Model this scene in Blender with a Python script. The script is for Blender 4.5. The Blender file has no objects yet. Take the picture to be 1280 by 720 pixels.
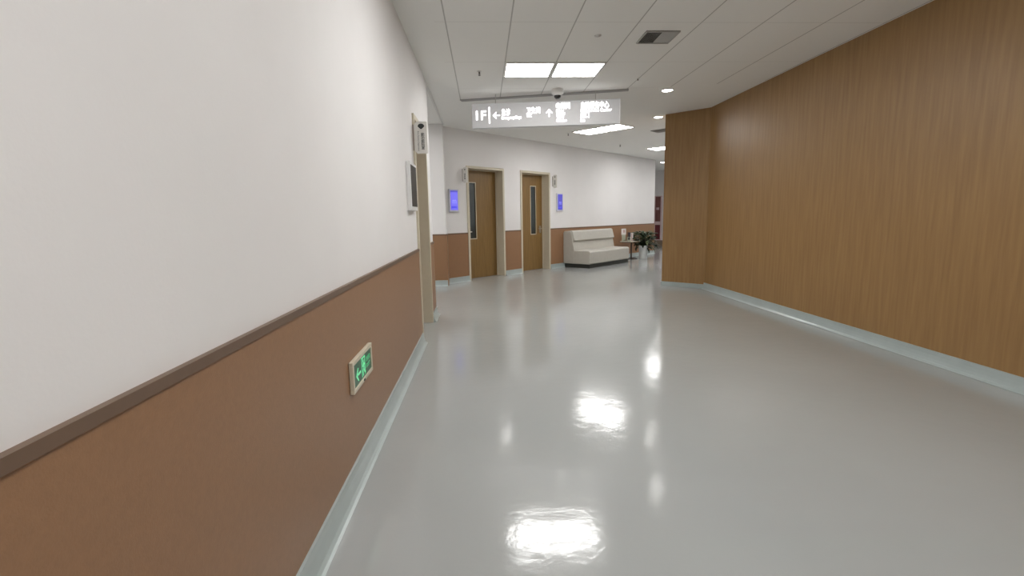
import bpy, bmesh, math, random
from mathutils import Vector, Matrix

C = bpy.context.scene.collection
PI = math.pi
S2 = math.sqrt(0.5)
CE = 3.12            # ceiling height
EYE = 1.35

# ------------------------------------------------------------------ materials
def new_mat(name):
    m = bpy.data.materials.new(name)
    m.use_nodes = True
    nt = m.node_tree
    return m, nt, nt.nodes['Principled BSDF']

def mat(name, col, rough=0.5, metal=0.0, spec=0.5, noise=0.0, nscale=20.0, bump=0.0, bscale=60.0, emit=None, estr=0.0):
    m, nt, b = new_mat(name)
    b.inputs['Base Color'].default_value = (*col, 1)
    b.inputs['Roughness'].default_value = rough
    b.inputs['Metallic'].default_value = metal
    b.inputs['Specular IOR Level'].default_value = spec
    tc = nt.nodes.new('ShaderNodeTexCoord')
    if noise > 0:
        n = nt.nodes.new('ShaderNodeTexNoise')
        n.inputs['Scale'].default_value = nscale
        n.inputs['Detail'].default_value = 4
        nt.links.new(tc.outputs['Object'], n.inputs['Vector'])
        r = nt.nodes.new('ShaderNodeMapRange')
        r.inputs['From Min'].default_value = 0.3
        r.inputs['From Max'].default_value = 0.7
        r.inputs['To Min'].default_value = 1 - noise
        r.inputs['To Max'].default_value = 1 + noise
        nt.links.new(n.outputs['Fac'], r.inputs['Value'])
        v = nt.nodes.new('ShaderNodeVectorMath'); v.operation = 'SCALE'
        v.inputs[0].default_value = col
        nt.links.new(r.outputs['Result'], v.inputs['Scale'])
        nt.links.new(v.outputs['Vector'], b.inputs['Base Color'])
    if bump > 0:
        n2 = nt.nodes.new('ShaderNodeTexNoise')
        n2.inputs['Scale'].default_value = bscale
        nt.links.new(tc.outputs['Object'], n2.inputs['Vector'])
        bp = nt.nodes.new('ShaderNodeBump')
        bp.inputs['Strength'].default_value = bump
        bp.inputs['Distance'].default_value = 0.002
        nt.links.new(n2.outputs['Fac'], bp.inputs['Height'])
        nt.links.new(bp.outputs['Normal'], b.inputs['Normal'])
    if emit:
        b.inputs['Emission Color'].default_value = (*emit, 1)
        b.inputs['Emission Strength'].default_value = estr
    return m

def floor_mat():
    m, nt, b = new_mat('epoxy_floor')
    tc = nt.nodes.new('ShaderNodeTexCoord')
    n = nt.nodes.new('ShaderNodeTexNoise'); n.inputs['Scale'].default_value = 0.7; n.inputs['Detail'].default_value = 3
    nt.links.new(tc.outputs['Object'], n.inputs['Vector'])
    cr = nt.nodes.new('ShaderNodeValToRGB')
    cr.color_ramp.elements[0].position = 0.3; cr.color_ramp.elements[0].color = (*FLOORC[0], 1)
    cr.color_ramp.elements[1].position = 0.7; cr.color_ramp.elements[1].color = (*FLOORC[1], 1)
    nt.links.new(n.outputs['Fac'], cr.inputs['Fac'])
    nt.links.new(cr.outputs['Color'], b.inputs['Base Color'])
    # poured epoxy: a fine orange peel over long, shallow undulations
    a = nt.nodes.new('ShaderNodeTexNoise'); a.inputs['Scale'].default_value = 9; a.inputs['Detail'].default_value = 1.5
    nt.links.new(tc.outputs['Object'], a.inputs['Vector'])
    c = nt.nodes.new('ShaderNodeTexNoise'); c.inputs['Scale'].default_value = 45; c.inputs['Detail'].default_value = 2
    nt.links.new(tc.outputs['Object'], c.inputs['Vector'])
    b1 = nt.nodes.new('ShaderNodeBump'); b1.inputs['Strength'].default_value = 0.32; b1.inputs['Distance'].default_value = 0.004
    nt.links.new(a.outputs['Fac'], b1.inputs['Height'])
    b2 = nt.nodes.new('ShaderNodeBump'); b2.inputs['Strength'].default_value = 0.32; b2.inputs['Distance'].default_value = 0.001
    nt.links.new(c.outputs['Fac'], b2.inputs['Height'])
    nt.links.new(b1.outputs['Normal'], b2.inputs['Normal'])
    nt.links.new(b2.outputs['Normal'], b.inputs['Normal'])
    b.inputs['Roughness'].default_value = 0.125
    b.inputs['Specular IOR Level'].default_value = 0.5
    return m

def ceiling_mat():
    m, nt, b = new_mat('ceiling_tiles')
    N, Lk = nt.nodes, nt.links
    tc = N.new('ShaderNodeTexCoord')
    sp = N.new('ShaderNodeSeparateXYZ'); Lk.new(tc.outputs['Object'], sp.inputs[0])
    def math_(op, a, bb=None):
        x = N.new('ShaderNodeMath'); x.operation = op
        for i, v in enumerate((a, bb)):
            if v is None: continue
            if isinstance(v, (int, float)): x.inputs[i].default_value = v
            else: Lk.new(v, x.inputs[i])
        return x.outputs[0]
    def line(sock, off, per, w):
        v = math_('ADD', sock, -off + per * 100 + per / 2)
        v = math_('MODULO', v, per)
        v = math_('SUBTRACT', v, per / 2)
        v = math_('ABSOLUTE', v)
        return math_('LESS_THAN', v, w)
    lx = line(sp.outputs['X'], -0.298, 0.599, 0.006)
    ly = math_('MULTIPLY', line(sp.outputs['Y'], 4.86, 1.2, 0.003), 0.6)
    l = math_('MAXIMUM', lx, ly)
    edge = math_('ADD', sp.outputs['Y'], math_('MULTIPLY', sp.outputs['X'], 0.25))
    l = math_('MULTIPLY', l, math_('LESS_THAN', edge, 7.88))
    l = math_('MULTIPLY', l, math_('GREATER_THAN', sp.outputs['X'], -0.4))
    mx = N.new('ShaderNodeMix'); mx.data_type = 'RGBA'
    mx.inputs['A'].default_value = (0.90, 0.895, 0.87, 1)
    mx.inputs['B'].default_value = (0.52, 0.51, 0.49, 1)
    Lk.new(l, mx.inputs['Factor']); Lk.new(mx.outputs['Result'], b.inputs['Base Color'])
    b.inputs['Roughness'].default_value = 0.8
    return m

def wood_mat(name, c1, c2, scale=3.0, rough=0.42):
    m, nt, b = new_mat(name)
    tc = nt.nodes.new('ShaderNodeTexCoord')
    mp = nt.nodes.new('ShaderNodeMapping'); mp.inputs['Scale'].default_value = (14, 14, 0.9)
    nt.links.new(tc.outputs['Object'], mp.inputs['Vector'])
    n = nt.nodes.new('ShaderNodeTexNoise'); n.inputs['Scale'].default_value = scale; n.inputs['Detail'].default_value = 5
    nt.links.new(mp.outputs['Vector'], n.inputs['Vector'])
    cr = nt.nodes.new('ShaderNodeValToRGB')
    cr.color_ramp.elements[0].position = 0.3; cr.color_ramp.elements[0].color = (*c1, 1)
    cr.color_ramp.elements[1].position = 0.7; cr.color_ramp.elements[1].color = (*c2, 1)
    nt.links.new(n.outputs['Fac'], cr.inputs['Fac'])
    nt.links.new(cr.outputs['Color'], b.inputs['Base Color'])
    b.inputs['Roughness'].default_value = rough
    return m

FLOORC = ((0.36, 0.375, 0.37), (0.39, 0.405, 0.397))
PANEL = 13.0
M = {}
M['floor'] = floor_mat()
M['ceiling'] = ceiling_mat()
M['wall'] = mat('white_wall_paint', (0.82, 0.805, 0.80), 0.7, noise=0.015, nscale=2, bump=0.15, bscale=90)
M['wains'] = mat('brown_wainscot', (0.30, 0.162, 0.083), 0.42, noise=0.05, nscale=60, bump=0.25, bscale=200)
M['rail'] = mat('dark_rail', (0.16, 0.10, 0.065), 0.4, noise=0.04)
M['cove'] = mat('cove_skirting', (0.41, 0.47, 0.465), 0.28, noise=0.04, nscale=6)
M['cream'] = mat('cream_frame', (0.62, 0.56, 0.44), 0.42, noise=0.02)
M['door'] = wood_mat('door_laminate', (0.20, 0.114, 0.032), (0.27, 0.158, 0.050))
M['pillar'] = wood_mat('pillar_laminate', (0.28, 0.155, 0.058), (0.35, 0.205, 0.08), 2.0)
M['glass'] = mat('dark_vision_glass', (0.035, 0.045, 0.045), 0.12, spec=0.6, noise=0.1, nscale=2)
M['steel'] = mat('brushed_steel', (0.55, 0.53, 0.5), 0.3, 1.0, noise=0.05, nscale=80)
M['panel'] = mat('light_diffuser', (0.9, 0.9, 0.88), 0.6, emit=(1.0, 0.99, 0.975), estr=PANEL)
M['down'] = mat('downlight_lens', (0.9, 0.9, 0.88), 0.6, emit=(1.0, 0.985, 0.955), estr=PANEL * 1.6)
M['whitem'] = mat('white_metal', (0.72, 0.71, 0.69), 0.45, noise=0.02)
M['white_plastic'] = mat('white_plastic', (0.76, 0.755, 0.75), 0.4, noise=0.02)
M['acrylic'] = mat('frosted_acrylic', (0.33, 0.325, 0.325), 0.6, spec=0.2, noise=0.02, emit=(1.0, 0.985, 0.985), estr=0.09)
M['letter'] = mat('lit_letters', (0.95, 0.95, 0.95), 0.4, emit=(1.0, 1.0, 1.0), estr=1.6)
M['ink'] = mat('black_ink', (0.03, 0.035, 0.035), 0.6, noise=0.02)
M['plate'] = mat('door_plate_white', (0.74, 0.72, 0.68), 0.5, noise=0.02)
M['plate_side'] = mat('door_plate_edge', (0.33, 0.28, 0.25), 0.5, noise=0.02)
M['blue'] = mat('blue_screen', (0.05, 0.05, 0.2), 0.25, noise=0.1, emit=(0.085, 0.075, 0.42), estr=1.0)
M['blue_lo'] = mat('blue_screen_violet', (0.05, 0.05, 0.2), 0.25, noise=0.1, emit=(0.045, 0.04, 0.26), estr=0.85)
M['blue_dk'] = mat('blue_screen_text', (0.02, 0.02, 0.15), 0.3, noise=0.05, emit=(0.02, 0.02, 0.35), estr=1.0)
M['blue_lt'] = mat('blue_screen_light', (0.2, 0.2, 0.5), 0.3, noise=0.05, emit=(0.13, 0.13, 0.5), estr=1.0)
M['screen_off'] = mat('dark_screen', (0.05, 0.042, 0.035), 0.6, spec=0.2, noise=0.1, nscale=5)
M['bezel'] = mat('screen_frame', (0.62, 0.62, 0.70), 0.35, noise=0.02)
M['green'] = mat('exit_green', (0.012, 0.075, 0.035), 0.3, noise=0.05, emit=(0.01, 0.12, 0.04), estr=0.08)
M['green_lt'] = mat('exit_lit_green', (0.2, 0.7, 0.4), 0.3, noise=0.05, emit=(0.15, 0.85, 0.38), estr=0.2)
M['green_dim'] = mat('exit_dim_green', (0.1, 0.4, 0.2), 0.3, noise=0.05, emit=(0.05, 0.4, 0.16), estr=0.15)
M['vent'] = mat('vent_blades', (0.42, 0.41, 0.39), 0.5, noise=0.02)
M['vent_dark'] = mat('vent_throat', (0.10, 0.095, 0.085), 0.8, noise=0.1)
M['black'] = mat('black_plastic', (0.02, 0.02, 0.02), 0.25, noise=0.05)
M['leather'] = mat('cream_leather', (0.50, 0.48, 0.43), 0.42, noise=0.03, nscale=12, bump=0.4, bscale=220)
M['plinth'] = mat('black_plinth', (0.02, 0.022, 0.018), 0.4, noise=0.05)
M['table'] = mat('pale_table_top', (0.55, 0.50, 0.42), 0.35, noise=0.03)
M['dark_metal'] = mat('dark_metal', (0.10, 0.08, 0.07), 0.4, 0.6, noise=0.05)
M['pot'] = mat('white_ceramic', (0.76, 0.79, 0.79), 0.3, noise=0.02)
M['soil'] = mat('potting_soil', (0.05, 0.035, 0.025), 0.9, noise=0.3, nscale=40, bump=1, bscale=60)
M['leaf'] = mat('glossy_leaf', (0.020, 0.036, 0.012), 0.32, noise=0.45, nscale=9)
M['leaf2'] = mat('paler_leaf', (0.075, 0.095, 0.04), 0.35, noise=0.4, nscale=9)
M['paper'] = mat('white_paper', (0.70, 0.66, 0.64), 0.6, noise=0.03)
M['pink_paper'] = mat('pinkish_paper', (0.50, 0.36, 0.32), 0.6, noise=0.15, nscale=30)
M['book_dark'] = mat('dark_cover', (0.05, 0.045, 0.06), 0.5, noise=0.05)
M['pale_green'] = mat('pale_green_card', (0.42, 0.44, 0.34), 0.6, noise=0.05)
M['red'] = mat('dark_red_panel', (0.13, 0.012, 0.018), 0.3, noise=0.08)
M['redbrown'] = mat('dull_red_panel', (0.20, 0.075, 0.065), 0.35, noise=0.2, nscale=4)
M['pink'] = mat('pale_pink_frame', (0.66, 0.50, 0.50), 0.45, noise=0.03)
M['trim'] = mat('ceiling_strip', (0.42, 0.41, 0.41), 0.6, noise=0.03)
M['vetch'] = mat('brown_plinth', (0.25, 0.18, 0.13), 0.5, noise=0.05)

# ------------------------------------------------------------------ helpers
def link(o, parent=None):
    C.objects.link(o)
    if parent is not None: o.parent = parent
    return o

def obj(name, bm, m, parent=None, smooth=False, bevel=0.0, seg=2):
    bmesh.ops.recalc_face_normals(bm, faces=bm.faces)
    me = bpy.data.meshes.new(name)
    bm.to_mesh(me); bm.free()
    mats = m if isinstance(m, (list, tuple)) else [m]
    for x in mats: me.materials.append(M[x])
    if smooth:
        for p in me.polygons: p.use_smooth = True
    o = bpy.data.objects.new(name, me)
    link(o, parent)
    if bevel > 0:
        md = o.modifiers.new('bevel', 'BEVEL'); md.width = bevel; md.segments = seg; md.limit_method = 'ANGLE'
        md.angle_limit = math.radians(40)
    return o

def thing(name, label, cat, loc=(0, 0, 0), rz=0.0, group=None):
    o = bpy.data.objects.new(name, None); o.empty_display_size = 0.1
    C.objects.link(o); o.location = loc; o.rotation_euler = (0, 0, rz)
    o['label'] = label; o['category'] = cat
    if group: o['group'] = group
    return o

def tag(o, label, cat, group=None):
    o['label'] = label; o['category'] = cat
    if group: o['group'] = group
    return o

def dup(root, loc, rz=None, label=None):
    r = root.copy(); C.objects.link(r); r.location = loc
    if rz is not None: r.rotation_euler = (0, 0, rz)
    if label: r['label'] = label
    for ch in list(root.children):
        c = ch.copy(); C.objects.link(c); c.parent = r
        for g in list(ch.children):
            d = g.copy(); C.objects.link(d); d.parent = c
    return r

def box(bm, x0, x1, y0, y1, z0, z1, f=None, mi=0):
    co = [(x0, y0, z0), (x1, y0, z0), (x1, y1, z0), (x0, y1, z0), (x0, y0, z1), (x1, y0, z1), (x1, y1, z1), (x0, y1, z1)]
    vs = [bm.verts.new(f(*c) if f else c) for c in co]
    for q in ((0, 1, 2, 3), (4, 5, 6, 7), (0, 1, 5, 4), (1, 2, 6, 5), (2, 3, 7, 6), (3, 0, 4, 7)):
        fc = bm.faces.new([vs[i] for i in q]); fc.material_index = mi
    return vs

def prism(bm, pts, a0, a1, f):
    """pts: 2-D outline; f(p, q, a) -> 3-D"""
    lo = [bm.verts.new(f(p, q, a0)) for p, q in pts]
    hi = [bm.verts.new(f(p, q, a1)) for p, q in pts]
    n = len(pts)
    bm.faces.new(lo); bm.faces.new(hi[::-1])
    for i in range(n):
        bm.faces.new((lo[i], lo[(i + 1) % n], hi[(i + 1) % n], hi[i]))

def lathe(bm, prof, n=32, cx=0, cy=0):
    rings = []
    for r, z in prof:
        if r < 1e-6: rings.append([bm.verts.new((cx, cy, z))])
        else: rings.append([bm.verts.new((cx + r * math.cos(2 * PI * i / n), cy + r * math.sin(2 * PI * i / n), z)) for i in range(n)])
    for a, b in zip(rings, rings[1:]):
        for i in range(n):
            j = (i + 1) % n
            if len(a) == 1 and len(b) == 1: continue
            if len(a) == 1: bm.faces.new((a[0], b[i], b[j]))
            elif len(b) == 1: bm.faces.new((a[i], a[j], b[0]))
            else: bm.faces.new((a[i], a[j], b[j], b[i]))

def tube(bm, pts, r, n=10):
    pts = [Vector(p) for p in pts]
    rings = []
    for i, p in enumerate(pts):
        d = (pts[min(i + 1, len(pts) - 1)] - pts[max(i - 1, 0)]).normalized()
        u = d.orthogonal().normalized(); 
        if rings: 
            u = (prev - d * prev.dot(d)).normalized()
        prev = u
        w = d.cross(u)
        rings.append([bm.verts.new(p + (u * math.cos(2 * PI * k / n) + w * math.sin(2 * PI * k / n)) * r) for k in range(n)])
    for a, b in zip(rings, rings[1:]):
        for k in range(n):
            bm.faces.new((a[k], a[(k + 1) % n], b[(k + 1) % n], b[k]))
    bm.faces.new(rings[0]); bm.faces.new(rings[-1][::-1])

def B(): return bmesh.new()

def text(name, body, size, parent, m, matrix, width=None, depth=0.002, align='LEFT', bold=0.0, spacing=1.0):
    cu = bpy.data.curves.new(name, 'FONT'); cu.body = body; cu.size = size
    cu.align_x = align; cu.align_y = 'CENTER'; cu.extrude = depth; cu.offset = bold; cu.space_line = spacing
    cu.resolution_u = 3
    t = bpy.data.objects.new(name, cu); C.objects.link(t)
    dg = bpy.context.evaluated_depsgraph_get(); dg.update()
    me = bpy.data.meshes.new_from_object(t.evaluated_get(dg))
    bpy.data.objects.remove(t)
    xs = [v.co.x for v in me.vertices]
    if width and xs:
        k = width / (max(xs) - min(xs))
        x0 = min(xs) if align == 'LEFT' else 0
        for v in me.vertices: v.co.x = (v.co.x - x0) * k
    me.transform(matrix)
    me.name = name
    me.materials.clear(); me.materials.append(M[m])
    o = bpy.data.objects.new(name, me); link(o, parent)
    return o

def front(x, y, z):
    """text laid on a face whose outward normal is +y; reads towards -x"""
    return Matrix(((-1, 0, 0, x), (0, 0, 1, y), (0, 1, 0, z), (0, 0, 0, 1)))

# ------------------------------------------------------------------ setting
def structure(o): o['kind'] = 'structure'; return o

bm = B(); box(bm, -9, 15, -9, 25, -0.12, 0)
structure(obj('floor', bm, 'floor'))
bm = B(); box(bm, -9, 15, -9, 25, CE, CE + 0.12)
structure(obj('ceiling', bm, 'ceiling'))

COVE = [(0, 0.112), (0.012, 0.112), (0.014, 0.075), (0.020, 0.045), (0.028, 0.020), (0.040, 0.007), (0.052, 0.002), (0.052, 0), (0, 0)]

def wall(name, A, E, out, openings=(), thick=0.15, wains=True, m='wall', cove=True, skirt='baseboard'):
    """wall along A->E; out = unit vector into the room; openings: (s0, s1, ztop)"""
    A = Vector((*A, 0)); E = Vector((*E, 0)); L = (E - A).length; u = (E - A).normalized()
    n = Vector((*out, 0)).normalized()
    f = lambda s, o, z: A + u * s + n * o + Vector((0, 0, z))
    segs = []; s = 0
    for a, b, zt in openings:
        segs.append((s, a)); s = b
    segs.append((s, L))
    bm = B()
    for a, b in segs: box(bm, a, b, -thick, 0, 0, CE, f)
    for a, b, zt in openings: box(bm, a, b, -thick, 0, zt, CE, f)
    w = structure(obj(name, bm, m))
    side = name.replace('wall_', '')
    if wains:
        bm = B()
        for a, b in segs: box(bm, a, b, 0.0, 0.012, 0.10, 1.0, f)
        obj('wainscot', bm, 'wains', w)
        bm = B()
        for a, b in segs: box(bm, a, b, 0.0, 0.018, 1.0, 1.026, f)
        obj('rail', bm, 'rail', w)
    if cove:
        bm = B()
        for a, b in segs: prism(bm, COVE, a, b, lambda p, q, s: f(s, p + (0.0125 if wains else 0), q))
        structure(obj('baseboard_' + side, bm, 'cove'))
    return f

# left wall, its doorway, and the side passage behind it
LX = -0.704
wall('wall_left', (LX, -7), (LX, 6.93), (1, 0), [(12.33, 13.42, 2.42)], thick=0.30)
wall('wall_passage_near', (-7, 6.93), (LX - 0.30, 6.93), (0, 1), thick=0.30)
wall('wall_passage', (-7, 9.88), (-0.735, 9.88), (0, -1), thick=0.30)
wall('wall_passage_end', (-7, 6.93), (-7, 9.88), (1, 0))
# wall with the two doors and the sofa (at 45 degrees to the corridor)
BO = Vector((-0.3346, 10.5597, 0)); BU = Vector((S2, S2, 0)); BN = Vector((S2, -S2, 0))
bp = lambda s, o=0.0, z=0.0: BO + BU * s + BN * o + Vector((0, 0, z))
b0 = bp(-0.611); b1 = bp(8.66)
OFF = 0.611
D1 = (0.0, 1.15); D2 = (1.715, 2.845)
wall('wall_back', b0[:2], b1[:2], BN[:2], [(OFF + D1[0], OFF + D1[1], 2.41), (OFF + D2[0], OFF + D2[1], 2.41)], thick=0.30)
# small return of the projecting pier beside the passage
pier = bpy.data.objects['wall_passage']
bm = B(); box(bm, -0.735, -0.723, 9.868, 10.16, 0.0, 1.0); obj('wainscot', bm, 'wains', pier)
bm = B(); box(bm, -0.735, -0.717, 9.862, 10.16, 1.0, 1.026); obj('rail', bm, 'rail', pier)
# far end of the lobby
fn = (-S2, -S2)
wall('wall_far', (6.0, 22.12), (11.75, 16.37), fn, wains=False)
wall('wall_far_left', (5.66, 16.85), (6.0, 22.12), (1, 0), wains=False)
wall('wall_lobby_right', (4.62, 9.32), (11.75, 16.45), (-S2, S2))
# timber clad wall carrying on from the pillar
fR = wall('wall_right', (3.92, 8.72), (3.92, -7), (-1, 0), wains=False, m='pillar')
wall('wall_behind', (LX, -7), (3.92, -7), (0, 1))

# grey strip across the ceiling in front of the lobby
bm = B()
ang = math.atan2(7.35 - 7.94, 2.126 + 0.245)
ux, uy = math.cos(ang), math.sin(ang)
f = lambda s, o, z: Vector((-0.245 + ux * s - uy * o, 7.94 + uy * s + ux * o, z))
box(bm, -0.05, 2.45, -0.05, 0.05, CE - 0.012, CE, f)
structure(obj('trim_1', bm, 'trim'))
bm = B(); box(bm, LX - 0.03, LX, 6.93, 9.88, CE - 0.02, CE)
structure(obj('trim_2', bm, 'whitem'))

# ------------------------------------------------------------------ doors
def door(name, loc, rz, w, h, glass, handle_x, depth=0.20, fw=0.052):
    """local: x in 0..w across (towards -viewer-right), +y out of the wall; outer frame 0..w, 0..h"""
    r = bpy.data.objects.new(name, None); C.objects.link(r); r.location = loc; r.rotation_euler = (0, 0, rz)
    r['kind'] = 'structure'
    bm = B()
    box(bm, 0, fw, -depth - 0.06, 0.022, 0, h)
    box(bm, w - fw, w, -depth - 0.06, 0.022, 0, h)
    box(bm, fw, w - fw, -depth - 0.06, 0.022, h - fw, h)
    obj('door_frame', bm, 'cream', r, bevel=0.004)
    # stop bead
    bm = B()
    box(bm, fw, fw + 0.014, -depth, -depth + 0.03, 0, h - fw)
    box(bm, w - fw - 0.014, w - fw, -depth, -depth + 0.03, 0, h - fw)
    box(bm, fw, w - fw, -depth, -depth + 0.03, h - fw - 0.014, h - fw)
    obj('stop_bead', bm, 'cream', r)
    leaf_x0, leaf_x1 = fw + 0.003, w - fw - 0.003
    y0, y1 = -depth - 0.045, -depth
    gx0, gx1, gz0, gz1 = glass
    bm = B()
    zt = h - fw - 0.004
    box(bm, leaf_x0, gx0, y0, y1, 0.008, zt); box(bm, gx1, leaf_x1, y0, y1, 0.008, zt)
    box(bm, gx0, gx1, y0, y1, 0.008, gz0); box(bm, gx0, gx1, y0, y1, gz1, zt)
    leaf = obj('door_leaf', bm, 'door', r)
    bm = B(); box(bm, gx0, gx1, y0 + 0.015, y1 - 0.012, gz0, gz1)
    obj('vision_glass', bm, 'glass', leaf)
    bm = B(); t = 0.018
    box(bm, gx0 - t, gx0, y1, y1 + 0.008, gz0 - t, gz1 + t); box(bm, gx1, gx1 + t, y1, y1 + 0.008, gz0 - t, gz1 + t)
    box(bm, gx0, gx1, y1, y1 + 0.008, gz0 - t, gz0); box(bm, gx0, gx1, y1, y1 + 0.008, gz1, gz1 + t)
    obj('glazing_bead', bm, 'cream', leaf)
    bm = B(); hx, sgn = handle_x
    box(bm, hx - 0.028, hx + 0.028, y1, y1 + 0.012, 0.92, 1.10)
    tube(bm, [(hx, y1 + 0.01, 1.03), (hx, y1 + 0.055, 1.03), (hx + sgn * 0.02, y1 + 0.06, 1.03), (hx + sgn * 0.12, y1 + 0.06, 1.03)], 0.010)
    obj('door_handle', bm, 'steel', leaf)
    return r
RB = math.radians(225)    # +y local = out of the back wall, +x local = towards -s
def bloc(s, o=0, z=0): return bp(s, o, z)
w1 = D1[1] - D1[0]
door('door_1', bloc(D1[1]), RB, w1, 2.405, (w1 - 0.443, w1 - 0.262, 0.885, 2.075), (w1 - 0.14, -1))
w2 = D2[1] - D2[0]
door('door_2', bloc(D2[1]), RB, w2, 2.405, (D2[1] - 2.520, D2[1] - 2.335, 0.905, 2.065), (0.155, 1))
RL = math.radians(-90)    # +y local = +X, +x local = -Y
door('door_3', (LX, 6.42, 0), RL, 1.09, 2.415, (0.25, 0.43, 0.9, 2.07), (0.90, -1))

# ------------------------------------------------------------------ ceiling fittings
def light_panel():
    r = thing('ceiling_light', '', 'ceiling light', group='ceiling light panels')
    bm = B(); a = 0.298; t = 0.026
    for q in ((-a, a, -a, -a + t), (-a, a, a - t, a), (-a, -a + t, -a + t, a - t), (a - t, a, -a + t, a - t)):
        box(bm, q[0], q[1], q[2], q[3], -0.012, 0)
    obj('light_frame', bm, 'whitem', r)
    bm = B(); box(bm, -a + t, a - t, -a + t, a - t, -0.008, -0.001)
    obj('diffuser', bm, 'panel', r)
    return r
lp = light_panel()
RG = math.radians(-50)
gc = Vector((2.553, 10.653, CE)); gd = Vector((math.cos(RG), math.sin(RG), 0))
spots = [((0.598, 6.36, CE), 0, 'square lit ceiling panel nearest the viewer, left one of the pair before the hanging sign'),
         ((1.20, 6.36, CE), 0, 'square lit ceiling panel nearest the viewer, right one of the pair before the hanging sign'),
         (gc - gd * 0.30, RG, 'lit ceiling panel beyond the hanging sign, left half of the slanted strip'),
         (gc + gd * 0.30, RG, 'lit ceiling panel beyond the hanging sign, right half of the slanted strip'),
         ((4.92, 13.75, CE), math.radians(45), 'lit ceiling panel far off beside the brown pillar, partly hidden by it'),
         ((0.598, 3.15, CE), 0, 'added unseen lit panel just above the viewer, left of its pair'),  # out-of-view pair in step with the row, added to brighten the left wall
         ((1.20, 3.15, CE), 0, 'added unseen lit panel just above the viewer, right of its pair'),
         ((0.598, -0.05, CE), 0, 'lit ceiling panel behind the viewer, left of its pair'),
         ((1.20, -0.05, CE), 0, 'lit ceiling panel behind the viewer, right of its pair'),
         ((5.1, 11.2, CE), math.radians(45), 'added unseen panel brightening the lobby, just behind the brown pillar'),  # hidden from view, added to brighten the far lobby
         ((7.0, 15.2, CE), math.radians(45), 'added unseen panel brightening the lobby, midway down behind the brown pillar'),  # second unseen panel added for the lobby's brightness
         ((-2.8, 8.4, CE), 0, 'added unseen panel for light, deep inside the side passage on the left'),  # unseen, put in to light the passage
         ((0.598, -5.2, CE), 0, 'lit ceiling panel at the rear end of the corridor, left of its pair'),
         ((1.20, -5.2, CE), 0, 'lit ceiling panel at the rear end of the corridor, right of its pair'),
         ((6.3, 13.2, CE), math.radians(45), 'added panel brightening the lobby, hidden behind the brown pillar'),  # another out-of-sight panel added to lift the lobby light
         ((7.9, 17.2, CE), math.radians(45), 'added unseen panel brightening the far end of the lobby, behind the pillar'),  # out of sight, added to brighten the far end
         ((-1.45, 8.4, CE), 0, 'added unseen panel for light, inside the side passage on the left')]  # unseen, added to throw light across the floor by the doors
for i, (p, rz, lab) in enumerate(spots):
    o = lp if i == 0 else dup(lp, p)
    o.location = p; o.rotation_euler = (0, 0, rz); o['label'] = lab

def downlight():
    r = thing('downlight', '', 'downlight', group='round recessed downlights')
    bm = B(); lathe(bm, [(0.072, 0), (0.095, 0), (0.097, -0.004), (0.092, -0.008), (0.074, -0.006), (0.072, 0)], 32)
    obj('trim_ring', bm, 'whitem', r, smooth=True)
    bm = B(); lathe(bm, [(0, -0.004), (0.073, -0.004), (0.073, 0.0), (0, 0.0)], 32)
    obj('lens', bm, 'down', r)
    return r
dl = downlight()
for i, (p, lab) in enumerate([((2.72, 7.40, CE), 'round lit downlight nearest the viewer, above and before the brown pillar'),
                              ((3.29, 9.38, CE), 'round lit downlight just left of the top of the brown pillar'),
                              ((6.33, 17.5, CE), 'smallest, farthest round lit downlight beside the brown pillar'),
                              ((0.36, 9.68, CE), 'round lit downlight hidden above and behind the hanging sign'),
                              ((2.72, 1.2, CE), 'round lit downlight above the right side behind the viewer'),
                              ((2.72, -2.6, CE), 'round lit downlight at the rear right of the corridor')]):
    o = dl if i == 0 else dup(dl, p)
    o.location = p; o['label'] = lab

def vent(loc, rz, label, w=0.34):
    r = thing('ceiling_vent', label, 'vent', loc, rz, 'square ceiling vents')
    h = w / 2
    bm = B(); box(bm, -h, h, -h, h, -0.002, 0)
    obj('throat', bm, 'vent_dark', r)
    bm = B(); t = 0.014
    for q in ((-h, h, -h, -h + t), (-h, h, h - t, h), (-h, -h + t, -h + t, h - t), (h - t, h, -h + t, h - t)):
        box(bm, q[0], q[1], q[2], q[3], -0.014, -0.001)
    obj('vent_frame', bm, 'vent', r)
    # left half: blades leaning away, so the dark throat shows; right half: blades leaning to the viewer
    bm = B()
    n = 9
    for i in range(n):
        x = -h + t + 0.008 + i * (h - t - 0.006) / n
        f = lambda a, b, c, x=x: (x + a + (c + 0.002) * 0.9, b, c)
        box(bm, 0, 0.0022, -h + t, h - t, -0.012, -0.002, f)
    for i in range(n):
        x = 0.004 + i * (h - t - 0.002) / n
        f = lambda a, b, c, x=x: (x + a - (c + 0.002) * 1.75, b, c)
        box(bm, 0, 0.0022, -h + t, h - t, -0.012, -0.002, f)
    obj('blades', bm, 'vent', r)
    return r
vent((1.81, 5.235, CE), 0, 'square grey air vent in the ceiling at top right, right of the lit panels')
vent((3.88, 10.85, CE), math.radians(45), 'small far air vent in the ceiling touching the pillar edge, beyond the sign')

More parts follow.
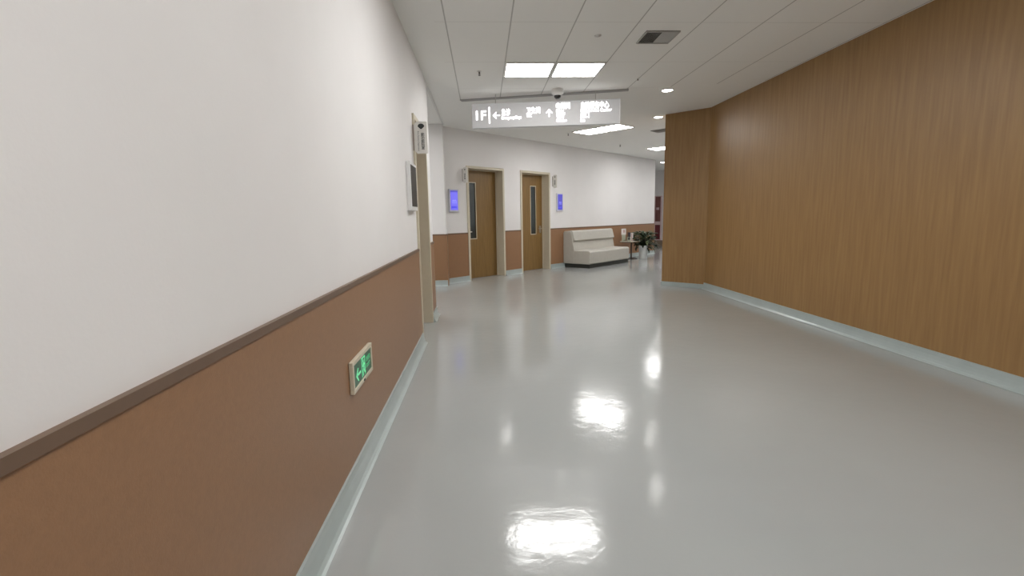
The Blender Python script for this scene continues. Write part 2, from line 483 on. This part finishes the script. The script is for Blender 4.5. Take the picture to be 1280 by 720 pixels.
def sprinkler(loc, label, first=None):
    r = thing('sprinkler_head', label, 'sprinkler', loc, 0, 'ceiling sprinkler heads')
    bm = B(); lathe(bm, [(0, 0), (0.028, 0), (0.028, -0.004), (0.012, -0.008), (0, -0.008)], 20)
    obj('escutcheon', bm, 'whitem', r, smooth=False)
    bm = B(); lathe(bm, [(0, -0.006), (0.009, -0.006), (0.009, -0.03), (0.005, -0.034), (0.005, -0.05), (0, -0.05)], 12)
    tube(bm, [(0.009, 0, -0.03), (0.013, 0, -0.04), (0.004, 0, -0.052)], 0.0018, 6)
    tube(bm, [(-0.009, 0, -0.03), (-0.013, 0, -0.04), (-0.004, 0, -0.052)], 0.0018, 6)
    lathe(bm, [(0, -0.05), (0.014, -0.051), (0.014, -0.053), (0, -0.053)], 14)
    obj('nozzle', bm, 'dark_metal', r)
    return r
s0 = sprinkler((0.0, 6.42, CE), 'small sprinkler head on the ceiling left of the near lit panels')
dup(s0, (1.90, 11.1, CE), label='small sprinkler head just below the right end of the hanging sign')
dup(s0, (3.56, 12.95, CE), label='small sprinkler head on the ceiling between slanted light strip and sofa wall')
dup(s0, (2.09, 6.78, CE), label='small sprinkler head on the ceiling right of the near lit panels').scale = (0.6, 0.6, 0.45)
r = thing('smoke_detector', 'faint flat white disc on the ceiling above the right near lit panel', 'detector', (1.19, 5.2, CE))
bm = B(); lathe(bm, [(0, 0), (0.035, 0), (0.033, -0.008), (0, -0.010)], 24)
obj('detector_base', bm, 'whitem', r, smooth=True)
bm = B(); lathe(bm, [(0, -0.008), (0.017, -0.009), (0.012, -0.016), (0, -0.018)], 20)
obj('sensor_cap', bm, 'whitem', r, smooth=True)

# dome camera
r = thing('dome_camera', 'small dark dome camera under the ceiling just above the hanging sign', 'camera', (1.10, 7.32, CE))
bm = B(); lathe(bm, [(0, 0), (0.085, 0), (0.085, -0.055), (0.06, -0.08), (0.052, -0.085), (0, -0.085)], 32)
obj('camera_base', bm, 'whitem', r, smooth=False)
bm = B(); lathe(bm, [(0.05, -0.084)] + [(0.05 * math.cos(a * PI / 16), -0.086 - 0.05 * math.sin(a * PI / 16)) for a in range(0, 9)], 28)
obj('dome', bm, 'black', r, smooth=True)

# ------------------------------------------------------------------ hanging sign
PL = Vector((-0.125, 7.60, 0)); PR = Vector((2.005, 7.30, 0))
W = (PR - PL).length
rz = math.atan2(-(PR - PL).y, -(PR - PL).x)      # local +x = towards left end, +y = towards viewer
ZB, ZT = 2.645, 2.985
r = thing('hanging_sign', 'long pale hanging lightbox sign with white lettering 1F and arrows', 'sign', (PR.x, PR.y, ZB), rz)
Hs = ZT - ZB
bm = B(); box(bm, 0.012, W, -0.09, 0.0, 0, Hs)
hs = obj('sign_face', bm, 'acrylic', r, bevel=0.003)
bm = B(); box(bm, 0, 0.012, -0.095, 0.004, -0.003, Hs + 0.003)
obj('end_cap', bm, 'white_plastic', r)
for x in (0.35, W - 0.35):
    bm = B(); tube(bm, [(x, -0.045, Hs), (x, -0.045, CE - ZB)], 0.006)
    obj('suspension_rod', bm, 'steel', r)
# pixel columns of the photograph's sign measured in fractions of its length
fx = lambda px: W * (774.5 - px) / (774.5 - 590.3)
def zf(v): return Hs * v        # v from the bottom, 0..1
def T(name, s, px0, px1, v, size, m='letter', bold=0.0005):
    return text(name, s, size, r, m, front(fx(px0), 0.002, zf(v)), width=abs(fx(px0) - fx(px1)), bold=bold)
T('floor_number', '1F', 595.5, 608.3, 0.50, 0.185, bold=0.002)
bm = B(); box(bm, fx(613.2), fx(611.6), 0, 0.004, zf(0.17), zf(0.85)); obj('divider_line', bm, 'letter', r)
def arrow(px, v, ang, s):
    bm = B(); c, sn = math.cos(ang), math.sin(ang)
    def f(a, y, b): return (fx(px) - (a * c - b * sn) * s, y, zf(v) + (a * sn + b * c) * s)
    t = 0.13
    prism(bm, [(-1, -t), (0.75, -t), (0.75, t), (-1, t)], 0.001, 0.004, lambda p, q, a: f(p, a, q))
    for sg in (1, -1):
        prism(bm, [(1.0, 0), (1.0 - 0.2, sg * -0.2), (0.0, sg * 0.62), (0.0, sg * 0.95), (0.13, sg * 0.87)], 0.001, 0.0045, lambda p, q, a: f(p, a, q))
    return obj('arrow', bm, 'letter', r)
arrow(621.2, 0.50, PI, 0.052)
arrow(687.2, 0.52, PI / 2, 0.052)
T('lettering', '急诊', 627.8, 638.6, 0.595, 0.105)
T('lettering', 'Emergency Dept', 627.8, 652.5, 0.385, 0.06, bold=0.001)
T('lettering', '卫生间', 659, 676, 0.63, 0.10)
T('lettering', 'WC', 659, 665.5, 0.43, 0.06, bold=0.001)
T('lettering', '电梯间', 695.8, 713, 0.775, 0.10)
T('lettering', 'Elevator', 695.8, 705.5, 0.585, 0.055, bold=0.001)
T('lettering', '餐厅', 696, 706.8, 0.38, 0.095)
T('lettering', 'Canteen', 696, 708.8, 0.195, 0.05, bold=0.001)
T('lettering', '自助服务中心', 726.5, 760.5, 0.755, 0.11)
T('lettering', 'Self-service Center', 726, 764, 0.565, 0.058, bold=0.001)
T('lettering', '出口', 726, 736.5, 0.36, 0.09)
T('lettering', 'Exit', 726, 731.3, 0.165, 0.052, bold=0.001)

# ------------------------------------------------------------------ green exit sign on the left wall
Y1, Y0 = 2.862, 2.44
r = thing('exit_sign', 'green running-man exit sign with left arrow on the brown left wall', 'exit sign', (LX + 0.0125, Y1, 0.472), RL)
w = Y1 - Y0; h = 0.166
bm = B(); fr = 0.022
box(bm, 0, w, 0, 0.022, 0, fr); box(bm, 0, w, 0, 0.022, h - fr, h); box(bm, 0, fr, 0, 0.022, fr, h - fr); box(bm, w - fr, w, 0, 0.022, fr, h - fr)
obj('sign_frame', bm, 'cream', r, bevel=0.003)
bm = B(); box(bm, fr, w - fr, 0, 0.017, fr, h - fr); obj('green_panel', bm, 'green', r)
yy = 0.0185
cz = h / 2
def flat(bm, pts): prism(bm, pts, 0.017, yy, lambda p, q, a: (p, a, q))
bm = B()   # arrow pointing left (towards +x local)
ax = Y1 - 2.555
flat(bm, [(ax - 0.045, cz - 0.016), (ax + 0.018, cz - 0.016), (ax + 0.018, cz - 0.004), (ax - 0.045, cz - 0.004)])
flat(bm, [(ax + 0.05, cz - 0.010), (ax + 0.012, cz + 0.024), (ax - 0.002, cz + 0.024), (ax + 0.028, cz - 0.010), (ax - 0.002, cz - 0.044), (ax + 0.012, cz - 0.044)])
obj('arrow', bm, 'green_lt', r)
bm = B()   # doorway outline
dx0, dx1 = Y1 - 2.70, Y1 - 2.625
flat(bm, [(dx0, 0.03), (dx0 + 0.008, 0.03), (dx0 + 0.008, h - 0.03), (dx0, h - 0.03)])
flat(bm, [(dx1 - 0.008, 0.03), (dx1, 0.03), (dx1, h - 0.03), (dx1 - 0.008, h - 0.03)])
flat(bm, [(dx0, h - 0.038), (dx1, h - 0.038), (dx1, h - 0.03), (dx0, h - 0.03)])
obj('doorway_symbol', bm, 'green_lt', r)
bm = B()   # running figure
mx = (dx0 + dx1) / 2 - 0.004
flat(bm, [(mx + 0.008 + 0.009 * math.cos(t * PI / 6), h - 0.052 + 0.009 * math.sin(t * PI / 6)) for t in range(12)])
def limb(a, b, t): 
    d = Vector((b[0] - a[0], b[1] - a[1])); n = Vector((-d.y, d.x)).normalized() * t
    flat(bm, [(a[0] + n.x, a[1] + n.y), (b[0] + n.x, b[1] + n.y), (b[0] - n.x, b[1] - n.y), (a[0] - n.x, a[1] - n.y)])
limb((mx + 0.004, h - 0.062), (mx - 0.004, h - 0.095), 0.009)
limb((mx - 0.002, h - 0.092), (mx + 0.018, h - 0.108), 0.005); limb((mx + 0.018, h - 0.106), (mx + 0.014, h - 0.132), 0.0045)
limb((mx - 0.004, h - 0.094), (mx - 0.014, h - 0.116), 0.005); limb((mx - 0.013, h - 0.114), (mx - 0.034, h - 0.126), 0.0045)
limb((mx + 0.003, h - 0.066), (mx + 0.024, h - 0.080), 0.004); limb((mx + 0.002, h - 0.066), (mx - 0.018, h - 0.078), 0.004); limb((mx - 0.017, h - 0.077), (mx - 0.03, h - 0.064), 0.004)
obj('running_figure', bm, 'green_lt', r)
text('lettering', '安全出口', 0.03, r, 'green_dim', front(Y1 - 2.72, 0.0178, cz + 0.018), width=0.095, bold=0.0008)
text('lettering', 'EXIT', 0.028, r, 'green_dim', front(Y1 - 2.72, 0.0178, cz - 0.018), width=0.085, bold=0.0008)
bm = B(); box(bm, w / 2 - 0.012, w / 2 + 0.012, 0.022, 0.0245, 0.006, 0.016); obj('test_button', bm, 'ink', r)

# ------------------------------------------------------------------ wall displays
def display(loc, rz, label, screen, wd=0.25, ht=0.46, th=0.04, content=True, frame='bezel'):
    r = thing('wall_display', label, 'display', loc, rz)
    h = wd / 2
    bm = B(); box(bm, -h, h, 0, th, 0, ht); obj('housing', bm, frame, r, bevel=0.006)
    bm = B(); b = 0.028; box(bm, -h + b, h - b, th - 0.001, th + 0.002, b + 0.012, ht - b)
    s = obj('screen', bm, screen, r)
    if content:
        bm = B(); box(bm, -h + b, h - b, th + 0.002, th + 0.003, ht - b - 0.035, ht - b); obj('title_bar', bm, 'blue_lo', r)
        bm = B(); box(bm, -h + b + 0.03, h - b - 0.02, th + 0.002, th + 0.003, b + 0.055, b + 0.085); obj('status_bar', bm, 'blue_dk', r)
        text('screen_lettering', 'm', 0.16, r, 'blue_lt', front(0.045, th + 0.0025, ht * 0.48), width=0.10, depth=0.0005)
    return r
display(bloc(-0.385, 0, 1.455), RB, 'blue lit wall screen in a pale frame left of the left wooden door', 'blue')
display(bloc(3.235, 0, 1.45), RB, 'blue lit wall screen in a pale frame between the right wooden door and sofa', 'blue_lo')
display((LX, 4.965, 1.42), RL, 'dark wall screen in a pale frame seen edge-on beside the near cream doorway', 'screen_off', wd=0.42, ht=0.455, content=False, frame='white_plastic')

# ------------------------------------------------------------------ projecting door plates
def door_plate(loc, rz, label, body, eng, wd=0.135, ht=0.32, emblem=True, ts=0.052):
    """plate stands out from the wall along local +x... drawn facing local +y, wall at x=0, outwards = -x"""
    r = thing('door_plate', label, 'door plate', loc, rz, None)
    bm = B()
    c = 0.03
    o = 0.014
    pts = [(-o, 0.035), (-o - c, 0), (-o - wd, 0), (-o - wd, ht), (-o - c, ht), (-o, ht - 0.035)]
    prism(bm, pts, -0.022, 0, lambda p, q, a: (p, a, q))
    obj('plate', bm, 'plate', r, bevel=0.003)
    bm = B(); box(bm, -o - 0.002, 0, -0.026, 0.004, 0.03, ht - 0.03)
    obj('wall_bracket', bm, 'plate_side', r)
    if emblem:
        bm = B(); ex, ez = -o - wd * 0.56, ht * 0.845; R = wd * (0.25 if eng else 0.14)
        pts = [(ex + R * math.cos(a), ez + R * 0.85 * math.sin(a)) for a in [PI * i / 10 for i in range(11)]]
        pts = [(ex + 0.006, ez - R * 0.75)] + pts[:] + [(ex - 0.006, ez - R * 0.75)]
        prism(bm, pts, 0, 0.0015, lambda p, q, a: (p, a, q))
        obj('emblem', bm, 'ink', r)
    n = len(body)
    text('lettering', '\n'.join(body), ts, r, 'ink', front(-o - wd * (0.66 if eng else 0.52), 0.0008, ht * 0.38), width=None, depth=0.0006, align='CENTER', bold=0.0004, spacing=0.9)
    if eng:
        mrot = front(-o - wd * 0.33, 0.0008, ht * 0.70) @ Matrix.Rotation(-PI / 2, 4, 'Z')
        text('lettering', eng, 0.02, r, 'ink', mrot, width=ht * 0.62, depth=0.0006)
    return r
door_plate((LX, 5.33, 2.01), PI, 'white projecting door plate with dark fan emblem and vertical writing at near doorway', '脑功能科室', 'Brain Function Department', ts=0.037)
# on the 45-degree wall the plate faces back along the wall
RP = math.radians(135)
door_plate(bloc(-0.105, 0, 2.05), RP, 'small white projecting door plate beside the left wooden door', '诊疗室', None, wd=0.12, ht=0.31, ts=0.05)
door_plate(bloc(2.965, 0, 2.04), RP, 'small white projecting door plate beside the right wooden door', '检查室', None, wd=0.12, ht=0.31, ts=0.05)

# ------------------------------------------------------------------ pillar
pa = Vector((3.345, 9.155, 0))
r = thing('pillar', 'brown timber-clad square pillar at the right, floor to ceiling', 'pillar', (pa.x + 0.55, pa.y + 0.0, 0), math.radians(45))
hw = 0.42
r.location = (pa.x + hw * 2 * S2, pa.y, 0)
bm = B(); box(bm, -hw, hw, -hw, hw, 0.0, CE)
obj('cladding', bm, 'pillar', r)
bm = B()
for q in ((-hw - 0.012, hw + 0.012, -hw - 0.012, -hw), (-hw - 0.012, hw + 0.012, hw, hw + 0.012), (-hw - 0.012, -hw, -hw, hw), (hw, hw + 0.012, -hw, hw)):
    box(bm, q[0], q[1], q[2], q[3], 0, 0.08)
obj('base_skirting', bm, 'cove', r)

# ------------------------------------------------------------------ sofa
sS0, sS1 = 3.40, 5.42
L = sS1 - sS0
r = thing('sofa', 'cream leather armless bench sofa with black plinth against the brown wainscot', 'sofa', bloc(sS1, 0.02, 0), RB)
# local x: 0 (right end) .. L (left end); y out
fz = lambda p, q, a: (a, p, q)
bm = B(); box(bm, 0.015, L - 0.015, 0.03, 0.795, 0, 0.10); obj('plinth', bm, 'plinth', r)
bm = B(); prism(bm, [(0.0, 0.10), (0.80, 0.10), (0.815, 0.13), (0.82, 0.40), (0.80, 0.43), (0.76, 0.44), (0.0, 0.44)], 0.0, L, fz)
obj('seat', bm, 'leather', r, bevel=0.018, seg=3, smooth=False)
bm = B(); prism(bm, [(0.0, 0.105), (0.34, 0.105), (0.34, 0.44), (0.27, 0.78), (0.24, 0.92), (0.20, 0.94), (0.03, 0.94), (0.0, 0.90)], -0.004, L + 0.004, fz)
obj('backrest', bm, 'leather', r, bevel=0.012, seg=3)
bm = B(); prism(bm, [(0.20, 0.955), (0.245, 0.955), (0.285, 0.93), (0.345, 0.71), (0.34, 0.685), (0.30, 0.68), (0.22, 0.70)], 0.01, L - 0.01, fz)
obj('headrest_pad', bm, 'leather', r, bevel=0.02, seg=3)
# ------------------------------------------------------------------ side table
tp = bloc(6.27, 0.36, 0)
r = thing('side_table', 'small pale-topped side table on a dark stem between sofa and plant', 'table', tp, RB)
tz = 0.55
bm = B(); box(bm, -0.25, 0.25, -0.17, 0.20, tz - 0.03, tz); obj('table_top', bm, 'table', r, bevel=0.01)
bm = B(); box(bm, -0.20, 0.20, -0.12, 0.15, tz - 0.045, tz - 0.03); tube(bm, [(-0.16, 0, 0.03), (-0.16, 0, tz - 0.04)], 0.022, 14); obj('stem', bm, 'dark_metal', r)
bm = B()
for k in range(4):
    a = PI / 4 + k * PI / 2
    c, s = math.cos(a), math.sin(a)
    f = lambda x, y, z, c=c, s=s: (-0.16 + x * c - y * s, x * s + y * c, z * (1.0 if x < 0.1 else 0.55))
    box(bm, 0.0, 0.18, -0.018, 0.018, 0.0, 0.035, f)
obj('star_base', bm, 'dark_metal', r)
RF = math.radians(178)
def on_table(x, y): 
    p = Vector((x, y, 0)); c, s = math.cos(RB), math.sin(RB)
    return (tp.x + p.x * c - p.y * s, tp.y + p.x * s + p.y * c, tz)
# leaflet holder
r = thing('leaflet_stand', 'pale picture card on an upright stand, tallest item on the side table', 'card stand', on_table(0.13, -0.10), RF)
bm = B(); box(bm, -0.05, 0.05, -0.03, 0.03, 0, 0.012); box(bm, -0.055, 0.055, -0.006, 0.0, 0.0, 0.22, lambda x, y, z: (x, y - z * 0.08, z)); obj('stand', bm, 'pale_green', r)
bm = B(); box(bm, -0.07, 0.07, 0.001, 0.004, 0.19, 0.37, lambda x, y, z: (x, y - z * 0.08, z)); obj('card', bm, 'paper', r)
bm = B(); prism(bm, [(0.03 * math.cos(t * PI / 8) - 0.01, 0.29 + 0.05 * math.sin(t * PI / 8)) for t in range(16)], 0.004, 0.0055, lambda p, q, a: (p, a - q * 0.08, q)); obj('card_picture', bm, 'pink_paper', r)
r = thing('leaflet_box', 'small pale open box at the left edge of the side table', 'box', on_table(0.195, 0.10), RF)
bm = B(); box(bm, -0.045, 0.045, -0.05, 0.05, 0, 0.012); box(bm, -0.045, -0.037, -0.05, 0.05, 0, 0.13); box(bm, 0.037, 0.045, -0.05, 0.05, 0, 0.13); box(bm, -0.037, 0.037, -0.05, -0.042, 0, 0.13); box(bm, -0.037, 0.037, 0.042, 0.05, 0, 0.05)
obj('tray', bm, 'pale_green', r)
bm = B(); box(bm, -0.03, 0.03, -0.03, 0.03, 0.012, 0.10); obj('cards', bm, 'book_dark', r)
def booklet(x, t, h, m, label, tilt=0.0):
    r = thing('booklet', label, 'booklet', on_table(x, 0.06), RF)
    sk = lambda a, b, c: (a + c * tilt, b, c)
    bm = B(); box(bm, -t / 2, -t / 2 + 0.003, -0.06, 0.06, 0, h, sk); box(bm, t / 2 - 0.003, t / 2, -0.06, 0.06, 0, h, sk); box(bm, -t / 2 + 0.003, t / 2 - 0.003, 0.057, 0.06, 0, h, sk)
    obj('cover', bm, m, r)
    bm = B(); box(bm, -t / 2 + 0.003, t / 2 - 0.003, -0.056, 0.057, 0.002, h - 0.005, sk); obj('pages', bm, 'paper', r)
booklet(0.095, 0.055, 0.26, 'book_dark', 'dark upright booklet leftmost in the row on the side table')
booklet(0.035, 0.032, 0.24, 'paper', 'white upright booklet right of the dark one on the side table')
booklet(-0.020, 0.022, 0.22, 'pink_paper', 'narrow pinkish brown booklet standing between two white ones')
booklet(-0.072, 0.040, 0.24, 'paper', 'white upright booklet nearest the plant on the side table')

# ------------------------------------------------------------------ potted plant
r = thing('potted_plant', 'bushy dark green broad-leaved plant in a white pot right of the side table', 'plant', (4.84, 14.86, 0))
bm = B(); lathe(bm, [(0, 0), (0.115, 0), (0.122, 0.02), (0.135, 0.38), (0.138, 0.40), (0.126, 0.40), (0.122, 0.36), (0, 0.36)], 40)
pot = obj('pot', bm, 'pot', r, smooth=True)
md = pot.modifiers.new('edge', 'EDGE_SPLIT'); md.split_angle = math.radians(40)
bm = B(); lathe(bm, [(0, 0.375), (0.06, 0.38), (0.122, 0.365)], 30); obj('soil', bm, 'soil', r)
random.seed(11)
def add_leaf(bm, az, out, up, reach, droop, ln, wd, mi):
    """stem from the pot, then an arching pointed leaf"""
    d = Vector((math.cos(az), math.sin(az), 0)); side = Vector((-d.y, d.x, 0))
    base = Vector((0, 0, 0.37)) + d * out
    tip0 = base + d * reach + Vector((0, 0, up))
    mid = base.lerp(tip0, 0.5) + Vector((0, 0, up * 0.25))
    tube(bm, [base, mid, tip0], 0.004, 5)
    n = 7; rows = []
    p = tip0.copy(); ang = math.atan2(up, reach) * 0.6 + random.uniform(-.2, .2)
    rollv = random.uniform(-0.5, 0.5)
    for i in range(n + 1):
        t = i / n
        w = wd * (math.sin(PI * min(1, t * 0.92 + 0.06)) ** 0.75) * (1 - 0.35 * t) + 0.0015
        if i == n: w = 0.001
        dirv = d * math.cos(ang) + Vector((0, 0, math.sin(ang)))
        nrm = side.cross(dirv)
        sv = side * math.cos(rollv) + nrm * math.sin(rollv)
        nv = dirv.cross(sv)
        rows.append([bm.verts.new(p + sv * w + nv * w * -0.35), bm.verts.new(p), bm.verts.new(p - sv * w + nv * w * -0.35)])
        p = p + dirv * (ln / n); ang -= droop / n
    for a, b in zip(rows, rows[1:]):
        for k in range(2):
            fc = bm.faces.new((a[k], a[k + 1], b[k + 1], b[k])); fc.material_index = mi
bm = B()
for i in range(170):
    az = i * 2.39996 + random.uniform(-.3, .3)
    k = random.random()
    up = random.uniform(0.04, 0.40) if k < 0.8 else random.uniform(-0.02, 0.1)
    reach = random.uniform(0.03, 0.22) * (1.25 - up)
    toward = abs((az - math.radians(194) + PI) % (2 * PI) - PI)
    if toward < 0.9 and up < 0.16: continue
    add_leaf(bm, az, random.uniform(0.0, 0.08), up, reach, random.uniform(1.0, 2.3), random.uniform(0.19, 0.29), random.uniform(0.034, 0.054), 1 if random.random() < 0.18 else 0)
fo = obj('foliage', bm, ['leaf', 'leaf2'], r, smooth=True)

# ------------------------------------------------------------------ red cabinet at the far end
fp = Vector((7.285, 20.83, 0))
r = thing('red_cabinet', 'tall narrow dark red cabinet with pale pink frame at the far end by pillar', 'cabinet', (fp.x - S2 * 0.02 + 0.0, fp.y - 0.02 * S2, 0), math.radians(135))
# local +y = out (-S2,-S2); +x local = (-S2, S2): so cabinet runs along -x
wC = 0.30
bm = B(); box(bm, -wC - 0.1, 0.1, 0, 0.10, 0, 0.235); obj('plinth', bm, 'vetch', r)
bm = B(); t = 0.032
for q in ((-t, 0, 0.235, 2.08), (-wC, -wC + t, 0.235, 2.08), (-wC + t, -t, 0.235, 0.27), (-wC + t, -t, 0.88, 1.02), (-wC + t, -t, 2.045, 2.08)):
    box(bm, q[0], q[1], 0, 0.10, q[2], q[3])
obj('cabinet_frame', bm, 'pink', r)
bm = B(); box(bm, -wC + t, -t, 0.0, 0.085, 0.27, 0.88); obj('lower_panel', bm, 'red', r)
bm = B(); box(bm, -wC + t, -t, 0.0, 0.085, 1.02, 2.045); up_ = obj('upper_panel', bm, 'redbrown', r)
bm = B(); box(bm, -0.20, -0.08, 0.085, 0.09, 1.50, 1.60); obj('notice', bm, 'pink', up_)
# small wooden box low on the end of the back wall, behind the plant
r = thing('wall_box', 'small brown framed box low on the wall right of the potted plant', 'box', bloc(8.05, 0.014, 0.20), RB)
bm = B(); box(bm, -0.13, 0.13, 0, 0.03, 0, 0.30); obj('box_body', bm, 'wains', r)
bm = B()
for q in ((-0.14, 0.14, -0.01, 0.012), (-0.14, 0.14, 0.288, 0.31), (-0.14, -0.118, 0.012, 0.288), (0.118, 0.14, 0.012, 0.288)):
    box(bm, q[0], q[1], 0, 0.04, q[2], q[3])
obj('box_frame', bm, 'rail', r)

# ------------------------------------------------------------------ camera and world
f_px = 620.0
yaw = math.radians(3.14); pitch = math.atan((360 - 270.3) / f_px); roll = math.atan(0.0186)
F = Vector((math.sin(yaw) * math.cos(pitch), math.cos(yaw) * math.cos(pitch), -math.sin(pitch)))
R = Vector((math.cos(yaw), -math.sin(yaw), 0)); D = F.cross(R)
X = R * math.cos(roll) + D * math.sin(roll); Yd = -R * math.sin(roll) + D * math.cos(roll)
cam = bpy.data.cameras.new('camera'); co = bpy.data.objects.new('camera', cam); C.objects.link(co)
cam.sensor_width = 36; cam.lens = 36 * f_px / 1280; cam.clip_start = 0.02
Mx = Matrix.Identity(4)
for i in range(3):
    Mx[i][0] = X[i]; Mx[i][1] = -Yd[i]; Mx[i][2] = -F[i]
Mx[2][3] = EYE
co.matrix_world = Mx
bpy.context.scene.camera = co

w = bpy.data.worlds.new('world'); bpy.context.scene.world = w; w.use_nodes = True
w.node_tree.nodes['Background'].inputs['Color'].default_value = (0.5, 0.5, 0.52, 1)
w.node_tree.nodes['Background'].inputs['Strength'].default_value = 0.1
vs = bpy.context.scene.view_settings
bpy.context.scene.display_settings.display_device = 'sRGB'
vs.view_transform = 'Standard'; vs.look = 'None'; vs.gamma = 1; vs.use_curve_mapping = False
vs.exposure = 0.97
